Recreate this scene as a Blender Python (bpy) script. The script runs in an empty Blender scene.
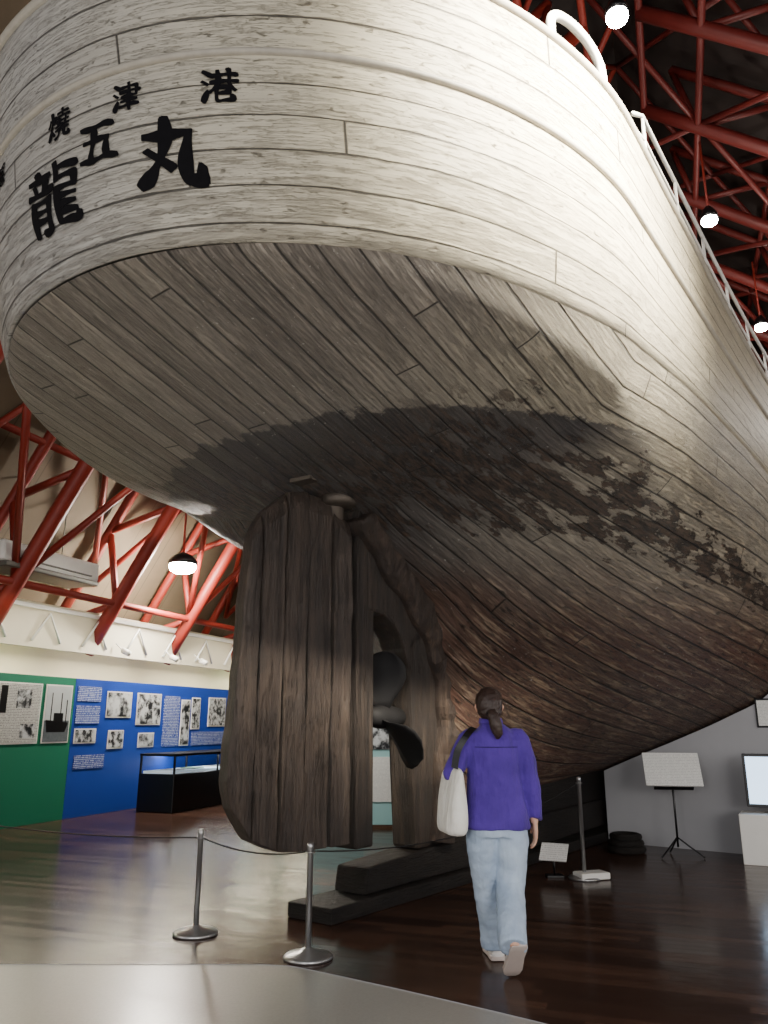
import bpy, bmesh, math, random
from mathutils import Vector, Matrix
random.seed(7)
C=bpy.context.scene.collection
# ------------------------------------------------------------ helpers
def link(o,parent=None):
    C.objects.link(o)
    if parent is not None:
        o.parent=parent
        o.matrix_parent_inverse=parent.matrix_world.inverted()
    return o
def top(o,label,cat,group=None,kind=None):
    o["label"]=label; o["category"]=cat
    if group: o["group"]=group
    if kind: o["kind"]=kind
    return o
def struct(o):
    o["kind"]="structure"; return o
def empty(name,loc,parent=None):
    e=bpy.data.objects.new(name,None); e.empty_display_size=.2; C.objects.link(e)
    e.location=loc; e.matrix_world=Matrix.Translation(Vector(loc))
    if parent is not None:
        e.parent=parent; e.matrix_parent_inverse=parent.matrix_world.inverted()
    return e
def mobj(name,verts,faces,mat,parent=None,smooth=True,uvs=None,bevel=0,auto=None):
    me=bpy.data.meshes.new(name)
    vs=[Vector(v) for v in verts]
    mn=Vector((min(v[i] for v in vs) for i in range(3))); mx=Vector((max(v[i] for v in vs) for i in range(3)))
    c=(mn+mx)/2; c.z=mn.z
    me.from_pydata([v-c for v in vs],[],faces); me.update()
    if uvs:
        uv=me.uv_layers.new(name="UVMap")
        for lp in me.loops: uv.data[lp.index].uv=uvs[lp.vertex_index]
    bm=bmesh.new(); bm.from_mesh(me)
    bmesh.ops.recalc_face_normals(bm,faces=bm.faces); bm.to_mesh(me); bm.free()
    for p in me.polygons: p.use_smooth=smooth
    if mat: me.materials.append(mat)
    o=bpy.data.objects.new(name,me); o.location=c; o.matrix_world=Matrix.Translation(c)
    link(o,parent)
    if bevel:
        b_=o.modifiers.new("bev","BEVEL"); b_.width=bevel; b_.segments=2; b_.limit_method='ANGLE'
    return o
def boxdata(c,size,rz=0,rx=0):
    c=Vector(c); M=Matrix.Rotation(rz,3,'Z')@Matrix.Rotation(rx,3,'X')
    vs=[c+M@Vector((x*size[0]/2,y*size[1]/2,z*size[2]/2)) for x in(-1,1) for y in(-1,1) for z in(-1,1)]
    fs=[(0,1,3,2),(4,6,7,5),(0,4,5,1),(2,3,7,6),(0,2,6,4),(1,5,7,3)]
    return vs,fs
def box(name,c,size,mat,parent=None,rz=0,rx=0,bevel=0.004):
    v,f=boxdata(c,size,rz,rx); return mobj(name,v,f,mat,parent,False,bevel=bevel)
def tubedata(pts,r,n=10,closed_ends=True):
    pts=[Vector(p) for p in pts]; rr=r if isinstance(r,(list,tuple)) else [r]*len(pts)
    vs=[];fs=[]; prev=None
    for i,p in enumerate(pts):
        if i==0:t=pts[1]-p
        elif i==len(pts)-1:t=p-pts[i-1]
        else:t=(pts[i+1]-p).normalized()+(p-pts[i-1]).normalized()
        t.normalize()
        if prev is None:
            a_=t.cross(Vector((0,0,1)))
            if a_.length<.1:a_=t.cross(Vector((0,1,0)))
        else: a_=prev-t*prev.dot(t)
        a_.normalize(); b_=t.cross(a_); prev=a_
        for k in range(n):
            an=2*math.pi*k/n; vs.append(p+(a_*math.cos(an)+b_*math.sin(an))*rr[i])
    for i in range(len(pts)-1):
        for k in range(n):
            fs.append((i*n+k,i*n+(k+1)%n,(i+1)*n+(k+1)%n,(i+1)*n+k))
    if closed_ends:
        fs.append(tuple(range(n))[::-1]); fs.append(tuple((len(pts)-1)*n+k for k in range(n)))
    return vs,fs
def tube(name,pts,r,mat,parent=None,n=10):
    v,f=tubedata(pts,r,n); return mobj(name,v,f,mat,parent)
def merge(ds):
    V=[];F=[]
    for v,f in ds:
        o=len(V); V+=list(v); F+=[tuple(i+o for i in q) for q in f]
    return V,F
def lathe(name,loc,prof,mat,parent=None,n=28):
    V=[];F=[];loc=Vector(loc)
    for r,z in prof:
        for k in range(n):
            an=2*math.pi*k/n; V.append(loc+Vector((r*math.cos(an),r*math.sin(an),z)))
    for i in range(len(prof)-1):
        for k in range(n): F.append((i*n+k,i*n+(k+1)%n,(i+1)*n+(k+1)%n,(i+1)*n+k))
    F.append(tuple(range(n))); F.append(tuple((len(prof)-1)*n+k for k in range(n)))
    return mobj(name,V,F,mat,parent)
def smoothpath(pts,m=6):
    P=[Vector(p) for p in pts]; out=[]
    for i in range(len(P)-1):
        p0=P[max(i-1,0)];p1=P[i];p2=P[i+1];p3=P[min(i+2,len(P)-1)]
        for k in range(m):
            t=k/m; out.append(.5*((2*p1)+(p2-p0)*t+(2*p0-5*p1+4*p2-p3)*t*t+(-p0+3*p1-3*p2+p3)*t**3))
    out.append(P[-1]); return out
def pchip(xs,ys,x):
    n=len(xs)
    if x<=xs[0]: return ys[0]
    if x>=xs[-1]: return ys[-1]
    h=[xs[i+1]-xs[i] for i in range(n-1)]; d=[(ys[i+1]-ys[i])/h[i] for i in range(n-1)]
    def m(i):
        if i==0: return d[0]
        if i==n-1: return d[-1]
        if d[i-1]*d[i]<=0: return 0
        w1=2*h[i]+h[i-1]; w2=h[i]+2*h[i-1]
        return (w1+w2)/(w1/d[i-1]+w2/d[i])
    i=0
    while x>xs[i+1]: i+=1
    t=(x-xs[i])/h[i]
    return (2*t**3-3*t**2+1)*ys[i]+(t**3-2*t**2+t)*h[i]*m(i)+(-2*t**3+3*t**2)*ys[i+1]+(t**3-t**2)*h[i]*m(i+1)
# ------------------------------------------------------------ node helper
class NT:
    def __init__(s,name):
        s.m=bpy.data.materials.new(name); s.m.use_nodes=True; s.t=s.m.node_tree
        s.b=s.t.nodes["Principled BSDF"]
    def n(s,ty,**k):
        x=s.t.nodes.new(ty)
        for q,w in k.items(): setattr(x,q,w)
        return x
    def L(s,p,q): s.t.links.new(p,q)
    def set(s,sock,v):
        if hasattr(v,"is_output"): s.L(v,sock)
        else: sock.default_value=v
    def math(s,op,p,q=0.0,c=0.0,clamp=False):
        x=s.n("ShaderNodeMath",operation=op,use_clamp=clamp); s.set(x.inputs[0],p); s.set(x.inputs[1],q); s.set(x.inputs[2],c); return x.outputs[0]
    def mix(s,f,p,q,blend='MIX'):
        x=s.n("ShaderNodeMix",data_type='RGBA',blend_type=blend); s.set(x.inputs[0],f)
        for i,v in((6,p),(7,q)):
            if isinstance(v,tuple) and len(v)==3: v=(*v,1)
            s.set(x.inputs[i],v)
        return x.outputs[2]
    def noise(s,vec,scale,detail=4,rough=.6):
        x=s.n("ShaderNodeTexNoise"); x.inputs["Scale"].default_value=scale; x.inputs["Detail"].default_value=detail; x.inputs["Roughness"].default_value=rough
        if vec is not None: s.L(vec,x.inputs["Vector"])
        return x.outputs[0]
    def ss(s,v,p,q,lo=0.,hi=1.):
        x=s.n("ShaderNodeMapRange",interpolation_type='SMOOTHSTEP'); s.set(x.inputs[0],v)
        for i,w in zip((1,2,3,4),(p,q,lo,hi)): x.inputs[i].default_value=w
        return x.outputs[0]
    def pos(s): return s.n("ShaderNodeNewGeometry").outputs["Position"]
    def comb(s,x,y,z=0.):
        c=s.n("ShaderNodeCombineXYZ"); s.set(c.inputs[0],x); s.set(c.inputs[1],y); s.set(c.inputs[2],z); return c.outputs[0]
    def sep(s,v):
        c=s.n("ShaderNodeSeparateXYZ"); s.L(v,c.inputs[0]); return c.outputs
    def white(s,v):
        x=s.n("ShaderNodeTexWhiteNoise",noise_dimensions='1D'); s.set(x.inputs["W"],v); return x.outputs[0]
    def bump(s,h,strength=.3,dist=.01):
        x=s.n("ShaderNodeBump"); x.inputs["Strength"].default_value=strength; x.inputs["Distance"].default_value=dist; s.L(h,x.inputs["Height"]); s.L(x.outputs[0],s.b.inputs["Normal"])
    def col(s,v):
        if isinstance(v,tuple) and len(v)==3: v=(*v,1)
        s.set(s.b.inputs["Base Color"],v)
def srgb(r,g,b):
    f=lambda c:(c/255/12.92) if c/255<=.04045 else ((c/255+.055)/1.055)**2.4
    return (f(r),f(g),f(b))
def simple(name,c,rough=.5,metal=0,nscale=12,var=.15,bump=.1,emit=0,spec=.5):
    k=NT(name); p=k.pos(); n=k.noise(p,nscale,4)
    d=tuple(x*(1-var) for x in c); l=tuple(min(1,x*(1+var)) for x in c)
    k.col(k.mix(n,d,l)); k.b.inputs["Roughness"].default_value=rough; k.b.inputs["Metallic"].default_value=metal; k.b.inputs["Specular IOR Level"].default_value=spec
    if bump: k.bump(n,bump,.005)
    if emit:
        k.b.inputs["Emission Color"].default_value=(*c,1); k.b.inputs["Emission Strength"].default_value=emit
    return k.m
# ------------------------------------------------------------ frames
AX=math.radians(37); a=Vector((math.sin(AX),math.cos(AX),0)); b=Vector((math.cos(AX),-math.sin(AX),0))
O=Vector((-.3,6.65,0))
def W(s,l,z): return O+a*s+b*l+Vector((0,0,z))
RA=math.radians(20); ar=Vector((math.sin(RA),math.cos(RA),0)); br=Vector((math.cos(RA),-math.sin(RA),0))
def R(p,q,z): return ar*p+br*q+Vector((0,0,z))
RZ=-RA; SZ=-AX
# ------------------------------------------------------------ hull materials
def hullmat(name,kind):
    k=NT(name); p=k.pos(); P=k.sep(p); z=P[2]
    uvn=k.n("ShaderNodeUVMap"); uv=k.sep(uvn.outputs[0]); u,v=uv[0],uv[1]
    idn=k.math('FLOOR',v); r1=k.white(idn)
    uo=k.math('ADD',u,k.math('MULTIPLY',r1,9.0)); uq=k.math('DIVIDE',uo,4.6); idu=k.math('FLOOR',uq)
    r2=k.white(k.math('ADD',k.math('MULTIPLY',idu,17.3),k.math('MULTIPLY',idn,3.71)))
    fv=k.math('FRACT',v); dv=k.math('MINIMUM',fv,k.math('SUBTRACT',1.0,fv))
    wob=k.noise(k.comb(k.math('MULTIPLY',u,2.0),idn),1.5,5)
    seam=k.ss(k.math('ADD',dv,k.math('MULTIPLY',k.math('SUBTRACT',wob,.40),-.13)),0.0,.045 if kind=='bottom' else .022,1.,0.)
    fu=k.math('FRACT',uq); du=k.math('MINIMUM',fu,k.math('SUBTRACT',1.0,fu))
    butt=k.ss(du,.0005,.0018,1.,0.)
    line=k.math('MAXIMUM',seam,butt)
    grain=k.noise(k.comb(k.math('MULTIPLY',u,2.2),k.math('MULTIPLY',v,12.0),r2),1.0,7,.7)
    fine=k.noise(k.comb(k.math('MULTIPLY',u,7.),k.math('MULTIPLY',v,50.0),r2),1.0,5,.7)
    big=k.noise(p,.75,5,.6); med=k.noise(p,5.5,6,.65); med2=k.noise(k.comb(k.math('MULTIPLY',u,2.6),k.math('MULTIPLY',v,4.0),3.),1.,9,.78)
    flk=k.noise(k.comb(k.math('MULTIPLY',u,4.0),k.math('MULTIPLY',v,2.2),5.),2.0,10,.70)
    patch=k.noise(k.comb(k.math('MULTIPLY',u,2.0),k.math('MULTIPLY',v,.9),7.),1.3,9,.68)
    crack=k.noise(k.comb(k.math('MULTIPLY',u,1.3),k.math('MULTIPLY',v,4.0),9.),1.3,10,.80)
    st=k.math('ADD',k.math('MULTIPLY',k.math('SUBTRACT',P[0],O.x),a.x),k.math('MULTIPLY',k.math('SUBTRACT',P[1],O.y),a.y))
    lat=k.math('ADD',k.math('MULTIPLY',k.math('SUBTRACT',P[0],O.x),b.x),k.math('MULTIPLY',k.math('SUBTRACT',P[1],O.y),b.y))
    lat0=lat
    if kind=='top': lat=k.math('ABSOLUTE',lat)  # low port topside greyed as well, shade painted over its white
    zz=k.math('ADD',z,k.math('MULTIPLY',k.math('SUBTRACT',med,.5),.12))
    white=k.mix(k.ss(grain,.3,.75),srgb(158,156,152),srgb(172,170,165))
    white=k.mix(k.math('MULTIPLY',k.ss(big,.38,.62),.35),white,srgb(146,141,133))
    white=k.mix(k.ss(lat0,-.2,2.6),white,k.mix(k.ss(grain,.3,.7),srgb(190,180,154),srgb(208,198,170)))  # starboard paint is creamier; port is also greyed, its dimmer light mixed in
    wornw=k.mix(r2,srgb(98,90,82),srgb(136,126,113))
    pm=k.ss(k.math('ADD',k.math('ADD',med2,k.math('MULTIPLY',fine,.06)),k.math('MULTIPLY',k.ss(zz,3.9,5.2),.14)),.45,.58)
    topc=k.mix(k.math('SUBTRACT',1.0,pm),white,k.mix(.30,white,wornw))
    topc=k.mix(k.math('MULTIPLY',r2,.16),topc,srgb(134,129,122))
    hair=k.ss(k.math('ABSOLUTE',k.math('SUBTRACT',crack,.5)),.0,.008,1.,0.)
    topc=k.mix(k.math('MULTIPLY',hair,.75),topc,srgb(66,58,52))
    topc=k.mix(k.math('MULTIPLY',k.ss(flk,.64,.655),.65),topc,srgb(84,74,66))
    gray=k.mix(k.ss(grain,.3,.75),srgb(104,96,88),srgb(150,141,130)); gray=k.mix(k.math('MULTIPLY',r2,.55),gray,srgb(170,160,146))
    gray=k.mix(k.math('MULTIPLY',k.ss(med2,.56,.68),.4),gray,srgb(196,186,170))
    worn=k.mix(.6,gray,topc)
    F=k.math('MULTIPLY',k.ss(st,-1.9,-.4),k.ss(lat,-.3,1.2))
    t=k.ss(k.math('ADD',zz,k.math('MULTIPLY',k.math('SUBTRACT',big,.5),.8)),3.3,4.6)
    sidec=k.mix(t,worn,topc)
    dark=k.mix(k.ss(grain,.3,.75),srgb(50,46,46),srgb(92,87,84))
    dark=k.mix(k.math('MULTIPLY',r2,.6),dark,srgb(114,107,100))
    brown=k.mix(k.ss(grain,.3,.75),srgb(60,42,35),srgb(112,86,71)); brown=k.mix(k.math('MULTIPLY',r2,.5),brown,srgb(106,66,52))
    brown=k.mix(k.math('MULTIPLY',k.ss(med2,.53,.64),.5),brown,srgb(156,139,118))
    brown=k.mix(k.math('MULTIPLY',k.ss(flk,.55,.61),.8),brown,srgb(32,23,20))
    if kind=='top':
        c=k.mix(F,topc,sidec)
    else:
        up=k.mix(F,gray,sidec)
        zb=k.math('ADD',z,k.math('MULTIPLY',k.math('SUBTRACT',big,.5),.45))
        wl=k.ss(zz,3.53,3.545)
        low=k.mix(k.ss(zb,2.5,3.0),brown,dark)
        fwd=k.math('MULTIPLY',k.ss(k.math('ADD',st,k.math('MULTIPLY',k.math('SUBTRACT',big,.5),1.2)),.1,.9),k.ss(lat,.2,1.2))
        pale=k.mix(k.ss(zb,2.05,3.1),brown,k.mix(.5,gray,topc))  # pale worn paint, carried lower to lighten the shaded hollow by colour
        low=k.mix(k.math('MULTIPLY',fwd,.9),low,pale)
        fw=k.math('MULTIPLY',k.ss(st,.4,2.4),k.ss(med2,.48,.58)); low=k.mix(k.math('MULTIPLY',fw,.22),low,srgb(172,154,124))
        c=k.mix(wl,low,up)
        fleck=k.math('MULTIPLY',k.ss(k.noise(p,30.,3),.68,.71),k.ss(big,.35,.6)); c=k.mix(k.math('MULTIPLY',fleck,.7),c,srgb(206,202,192))
        zc_=k.math('ADD',z,k.math('MULTIPLY',st,.15))
        band=k.ss(k.math('ABSOLUTE',k.math('SUBTRACT',zc_,3.28)),.0,.40,1.,0.)
        cr=k.ss(k.math('ADD',k.math('MULTIPLY',band,.19),k.math('ADD',k.math('MULTIPLY',patch,.75),k.math('MULTIPLY',flk,.25))),.64,.665)
        cr=k.math('MULTIPLY',cr,k.ss(st,-1.3,-.4))
        rot=k.mix(k.ss(flk,.42,.58),srgb(28,21,18),srgb(84,66,53))
        c=k.mix(k.math('MULTIPLY',cr,.9),c,rot)
        c=k.mix(k.math('MULTIPLY',hair,.5),c,srgb(30,26,24))
    c=k.mix(k.math('MULTIPLY',line,.8),c,srgb(30,26,24))
    c=k.mix(k.math('MULTIPLY',k.ss(fine,.60,.72),.28 if kind=='bottom' else .06),c,srgb(50,45,42))
    k.col(c); k.b.inputs["Roughness"].default_value=.55
    gs=.45 if kind=='bottom' else .08
    h=k.math('ADD',k.math('MULTIPLY',grain,gs),k.math('MULTIPLY',fine,gs*.4)); h=k.math('ADD',h,k.math('MULTIPLY',pm,.3 if kind=='bottom' else .14)); h=k.math('SUBTRACT',h,k.math('MULTIPLY',line,1.3)); h=k.math('ADD',h,k.math('MULTIPLY',r2,.5)); h=k.math('SUBTRACT',h,k.math('MULTIPLY',hair,.6)); h=k.math('SUBTRACT',h,k.math('MULTIPLY',k.ss(flk,.60,.67),.8)); h=k.math('ADD',h,k.math('MULTIPLY',med,.45))
    if kind=='bottom': h=k.math('SUBTRACT',h,k.math('MULTIPLY',cr,1.2))
    k.bump(h,1.0 if kind=='bottom' else .9,.022)
    return k.m
M_bot=hullmat("hull_bottom_wood",'bottom'); M_top=hullmat("hull_topside_paint",'top')
def woodmat(name,c1,c2,axis='z',scale=1.0,rough=.6,pale=None,pa=.5):
    k=NT(name); P=k.sep(k.pos())
    sx,sy,sz=(16,16,.9) if axis=='z' else (3,3,18)
    v=k.comb(k.math('MULTIPLY',P[0],sx*scale),k.math('MULTIPLY',P[1],sy*scale),k.math('MULTIPLY',P[2],sz*scale))
    g=k.noise(v,1.,7,.7); m=k.noise(k.pos(),3.,5); f=k.noise(v,4.,4,.7); m2=k.noise(v,.5,8,.75)
    ck=k.ss(k.math('ABSOLUTE',k.math('SUBTRACT',k.noise(v,.8,9,.7),.5)),.0,.006,1.,0.)
    c=k.mix(k.ss(g,.25,.8),c1,c2); c=k.mix(k.math('MULTIPLY',k.ss(m,.48,.64),.45),c,tuple(x*.45 for x in c1)); c=k.mix(k.math('MULTIPLY',k.ss(f,.56,.68),.45),c,tuple(x*.4 for x in c1))
    if pale: c=k.mix(k.math('MULTIPLY',k.ss(m2,.55,.68),pa),c,pale)
    c=k.mix(k.math('MULTIPLY',ck,.7),c,tuple(x*.2 for x in c1))
    k.col(c); k.b.inputs["Roughness"].default_value=rough; k.bump(k.math('SUBTRACT',k.math('ADD',k.math('ADD',g,f),m2),ck),.9,.018); return k.m
M_rud=woodmat("rudder_timber",srgb(46,37,32),srgb(80,67,57),'z',rough=.5,pale=srgb(106,92,78),pa=.3)
M_dead=woodmat("deadwood_timber",srgb(32,26,22),srgb(66,53,43),'z',pale=srgb(92,76,60),pa=.35)
M_frame=woodmat("stern_frame_timber",srgb(38,29,25),srgb(78,62,50),'z',pale=srgb(114,94,74),pa=.4)
M_keel=woodmat("keel_timber",srgb(18,14,12),srgb(40,32,27),'h')
M_metal_dark=simple("propeller_bronze_dark",srgb(27,26,27),.7,.0,8,.4,.3,spec=.3)
M_white=simple("white_paint_tube",srgb(235,233,226),.4,0,9,.05,.03)
M_ink=simple("black_letter_paint",srgb(16,15,18),.85,0,30,.4,.1,spec=.1)
M_steel=simple("brushed_steel",srgb(175,175,175),.32,.85,20,.06,.02)
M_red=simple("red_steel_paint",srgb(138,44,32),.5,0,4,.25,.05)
M_reddark=simple("red_steel_paint_darker",srgb(98,31,27),.5,0,4,.2,.05)  # same red as the port trusses, only darker, for the starboard side
M_black=simple("black_satin",srgb(14,14,16),.35,0,10,.2,.02)
M_conc=simple("grey_plaster",srgb(170,170,173),.85,0,2.5,.08,.1)
M_iron=simple("rusty_iron",srgb(92,84,76),.6,.6,20,.4,.3)
# ------------------------------------------------------------ SHIP
KA,KB=2.88,2.66
ST=[ (0.0,[(.0,3.2),(.35,3.2),(.75,3.24),(1.25,3.32),(1.7,3.42),(2.12,3.53),(2.47,3.69),(2.66,3.97)]),
 (.30,[(.10,2.92),(.35,2.97),(.77,3.07),(1.27,3.17),(1.75,3.28),(2.17,3.42),(2.50,3.64),(2.67,3.99)]),
 (.62,[(.10,2.68),(.37,2.77),(.8,2.90),(1.3,3.03),(1.79,3.17),(2.22,3.34),(2.53,3.60),(2.68,4.01)]),
 (1.0,[(.11,2.33),(.38,2.50),(.8,2.67),(1.31,2.86),(1.82,3.04),(2.25,3.26),(2.55,3.57),(2.69,4.03)]),
 (1.17,[(.11,1.5),(.38,2.2),(.8,2.54),(1.31,2.77),(1.83,2.98),(2.26,3.22),(2.56,3.55),(2.69,4.04)]),
 (1.35,[(.12,.72),(.38,1.85),(.81,2.38),(1.32,2.66),(1.84,2.91),(2.27,3.17),(2.56,3.53),(2.69,4.05)]),
 (3.0,[(.13,.74),(.52,1.18),(1.02,1.60),(1.56,1.95),(2.06,2.31),(2.42,2.74),(2.62,3.33),(2.70,4.06)]),
 (4.75,[(.14,.82),(.65,1.04),(1.2,1.27),(1.75,1.51),(2.24,1.77),(2.54,2.22),(2.67,3.02),(2.71,4.0)]),
 (8.,[(.14,.82),(.7,.98),(1.35,1.12),(1.95,1.32),(2.4,1.62),(2.65,2.2),(2.73,3.0),(2.76,3.95)]),
 (13.,[(.14,.82),(.7,1.0),(1.3,1.18),(1.85,1.42),(2.28,1.8),(2.50,2.4),(2.61,3.1),(2.66,3.95)]),
 (18.,[(.12,.85),(.4,1.0),(.75,1.3),(1.05,1.7),(1.4,2.2),(1.7,2.8),(1.9,3.4),(2.1,4.2)]),
 (22.,[(.08,1.2),(.1,1.6),(.14,2.),(.2,2.5),(.28,3.),(.36,3.6),(.46,4.1),(.6,4.6)]),
 (23.2,[(.03,2.4),(.03,2.7),(.03,3.),(.04,3.3),(.04,3.7),(.04,4.1),(.05,4.5),(.05,4.9)])]
SX=[s for s,_ in ST]
LRT=([0,3,8,13,18,22,23.2],[2.73,2.75,2.79,2.72,2.3,.8,.10])
LK0=ST[0][1][7][0]; ZK0=ST[0][1][7][1]; Q=[p[0]/LK0 for p in ST[0][1]]
ZA=4.05
ZKT=([-KA,-1.8,-.9,0],[ZA,3.98,3.93,ZK0])
NR=40
def section(s):
    if s<=0:
        lk=KB*math.sqrt(max(0,1-(s/KA)**2)); zk=pchip(*ZKT,s); zc=3.2+(ZA-3.2)*(-s/KA)**1.15
        z0=[p[1] for p in ST[0][1]]
        cp=[(lk*q,zc+(zk-zc)*(zz-3.2)/(ZK0-3.2)) for q,zz in zip(Q,z0)]
    else:
        cp=[(pchip(SX,[st[1][j][0] for st in ST],s),pchip(SX,[st[1][j][1] for st in ST],s)) for j in range(8)]
    J=list(range(8)); out=[]
    for i in range(NR+1):
        x=7*i/NR; out.append((pchip(J,[c[0] for c in cp],x),pchip(J,[c[1] for c in cp],x)))
    return out
def girth(sec):
    g=[0]
    for i in range(1,len(sec)): g.append(g[-1]+math.hypot(sec[i][0]-sec[i-1][0],sec[i][1]-sec[i-1][1]))
    return g
g0=girth(section(0.0)); NPL=15; W0=g0[-1]/NPL
stations=[-KA*math.cos(math.radians(90*i/44)) for i in range(45)]
stations[0]=-KA*.99999
x=0.0
while x<23.2:
    x+= .06 if x<1.8 else (.2 if x<9 else .5)
    stations.append(min(x,23.2))
ship=empty("fishing_boat",O)
top(ship,"old weathered wooden fishing boat, white painted stern, large rudder","boat")
def bottom_mesh():
    V=[];UV=[];F=[]
    for side in(1,-1):
        base=len(V)
        for s in stations:
            sec=section(s); g=girth(sec); w=W0*(1+.05*min(max(s,0),7))
            for i,(l,z) in enumerate(sec):
                V.append(W(s,l*side,z))
                vv=NPL-(g[-1]-g[i])/w if s>=0 else g[i]/W0
                UV.append((s,(vv if side>0 else 80+NPL-vv)+.5))
        n=NR+1
        for k in range(len(stations)-1):
            for i in range(NR):
                F.append((base+k*n+i,base+k*n+i+1,base+(k+1)*n+i+1,base+(k+1)*n+i))
    return V,F,UV
V,F,UV=bottom_mesh()
hb=mobj("bottom_planking",V,F,M_bot,ship,True,UV); hb["label"]="grey-brown weathered bottom planking with dark waterline stain"
zRt=([-3.15,-1.5,-.5,0,5,12,24],[5.13,5.11,5.08,5.03,4.70,4.8,6.2]); zTt=([-3.35,-1.6,-.5,1,4,8,14,24],[5.78,5.88,5.88,5.66,5.25,5.08,5.4,7.2])
def kp(tau):
    if tau<=1:
        f=tau*math.pi/2; s=-KA*math.cos(f); return s,KB*math.sin(f),pchip(*ZKT,s)
    s=(tau-1)*4
    return s,pchip(SX,[st[1][7][0] for st in ST],s),pchip(SX,[st[1][7][1] for st in ST],s)
def toppt(tau,h):
    K=kp(tau)
    if tau<=1:
        f=tau*math.pi/2; Rr=(-3.15*math.cos(f),2.73*math.sin(f)); T=(-3.3*math.cos(f),2.74*math.sin(f))
    else:
        lr=pchip(*LRT,K[0]); fl=.01+ .4*max(0,(K[0]-14)/10); Rr=(K[0],lr); T=(K[0],lr+fl*min(1,lr))
    Rp=(Rr[0],Rr[1],pchip(*zRt,Rr[0])); Tp=(T[0],T[1],pchip(*zTt,T[0]))
    lip=.03*max(0,min(1,(.50-tau)/.35))
    out=(math.cos(min(tau,1)*math.pi/2),math.sin(min(tau,1)*math.pi/2))
    if h<=1:
        p=[K[i]+(Rp[i]-K[i])*h for i in range(3)]; w=lip+.05*math.sin(math.pi*h)*(1 if tau<.6 else max(.5,1-(tau-.6)))
    else:
        t=h-1; p=[Rp[i]+(Tp[i]-Rp[i])*t for i in range(3)]; w=lip
    return Vector((p[0]-out[0]*w,p[1]+out[1]*w,p[2]))
taus=[i/48 for i in range(49)]+[1+i*.045 for i in range(1,61)]+[3.7+i*.125 for i in range(1,17)]
HH=[i/10 for i in range(11)]+[1+i/8 for i in range(1,9)]
def topsides():
    V=[];F=[];UV=[]
    cols=[(-t) for t in taus[::-1]][:-1]+taus
    for t in cols:
        sd=1 if t>=0 else -1; arc=abs(t)*4.0*sd
        for h in HH:
            p=toppt(abs(t),h); V.append(W(p.x,p.y*sd,p.z)); UV.append((arc+60,.5+(h*5.5 if h<=1 else 5.5+(h-1)*3)))
    n=len(HH)
    for k in range(len(cols)-1):
        for i in range(n-1): F.append((k*n+i,k*n+i+1,(k+1)*n+i+1,(k+1)*n+i))
    return V,F,UV
V,F,UV=topsides()
tp=mobj("topside_planking",V,F,M_top,ship,True,UV); tp["label"]="white painted topside planking, cracked and peeling"
md=tp.modifiers.new("s","SOLIDIFY"); md.thickness=.05; md.offset=-1
def strip(name,h,w,hh,mat,tmax=4.7,off=0.0):
    V=[];F=[]; cols=[(-t) for t in taus[::-1] if t<=tmax][:-1]+[t for t in taus if t<=tmax]
    for t in cols:
        sd=1 if t>=0 else -1; p=toppt(abs(t),h); f=min(abs(t),1)*math.pi/2; o=Vector((-math.cos(f),math.sin(f),0))
        for (dx,dz) in((-.03,-hh/2),(w*.6,-hh/2),(w,-hh*.2),(w,hh*.2),(w*.6,hh/2),(-.03,hh/2)):
            q=p+o*(dx+off); V.append(W(q.x,q.y*sd,q.z+dz))
    n=6
    for k in range(len(cols)-1):
        for i in range(n): F.append((k*n+i,k*n+(i+1)%n,(k+1)*n+(i+1)%n,(k+1)*n+i))
    return mobj(name,V,F,mat,ship,True)
M_rub=simple("rub_rail_paint",srgb(160,154,142),.55,0,14,.25,.3)
strip("rubbing_strake",1.0,.03,.04,M_rub)
strip("cap_rail",2.0,.05,.06,M_rub,off=-.02)
V=[];F=[]
for t in taus:
    p=toppt(t,.98)
    for l in(-1,0,1): V.append(W(p.x+.03,(p.y-.06)*l,p.z+.06*(1-abs(l))))
for k in range(len(taus)-1):
    for i in range(2): F.append((k*3+i,k*3+i+1,(k+1)*3+i+1,(k+1)*3+i))
mobj("deck",V,F,M_keel,ship,True)
def prism(poly,l0,l1):
    n=len(poly); V=[W(s,l0,z) for s,z in poly]+[W(s,l1,z) for s,z in poly]
    F=[tuple(range(n)),tuple(range(n,2*n))]+[(i,(i+1)%n,n+(i+1)%n,n+i) for i in range(n)]
    return V,F
ds=[]
ds.append(prism([(.80,.36),(.76,.9),(.73,1.4),(.70,1.85),(.62,2.05),(.9,2.3),(1.08,2.1),(1.18,1.75),(1.22,1.3),(1.25,.36)],-.14,.14))
ds.append(prism([(.66,2.0),(.58,2.14),(.47,2.24),(.32,2.32),(.12,2.34),(.10,3.22),(.28,2.92),(.62,2.66),(.92,2.36),(.9,2.15)],-.14,.14))
mobj("deadwood",*merge(ds),M_dead,ship,False,bevel=.03)
arc=smoothpath([W(.04,0,3.18),W(.28,0,2.88),W(.64,0,2.60),W(.98,0,2.29),W(1.19,0,1.95),W(1.27,0,1.56),W(1.24,0,1.12),W(1.12,0,.38)],6)
V=[];F=[]
for i,p in enumerate(arc):
    t=(arc[min(i+1,len(arc)-1)]-arc[max(i-1,0)]).normalized(); nn_=t.cross(b).normalized(); w_=.16+.02*math.sin(i*.9)
    for su,sv in((-1,-.8),(-.6,-1),(.6,-1),(1,-.8),(1,.8),(.6,1),(-.6,1),(-1,.8)): V.append(p+nn_*(w_*su)+b*((.24+.014*math.sin(i*1.7))*sv))
for i in range(len(arc)-1):
    for j in range(8): F.append((i*8+j,i*8+(j+1)%8,(i+1)*8+(j+1)%8,(i+1)*8+j))
F+=[tuple(range(8)),tuple(8*(len(arc)-1)+j for j in range(8))]
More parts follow.
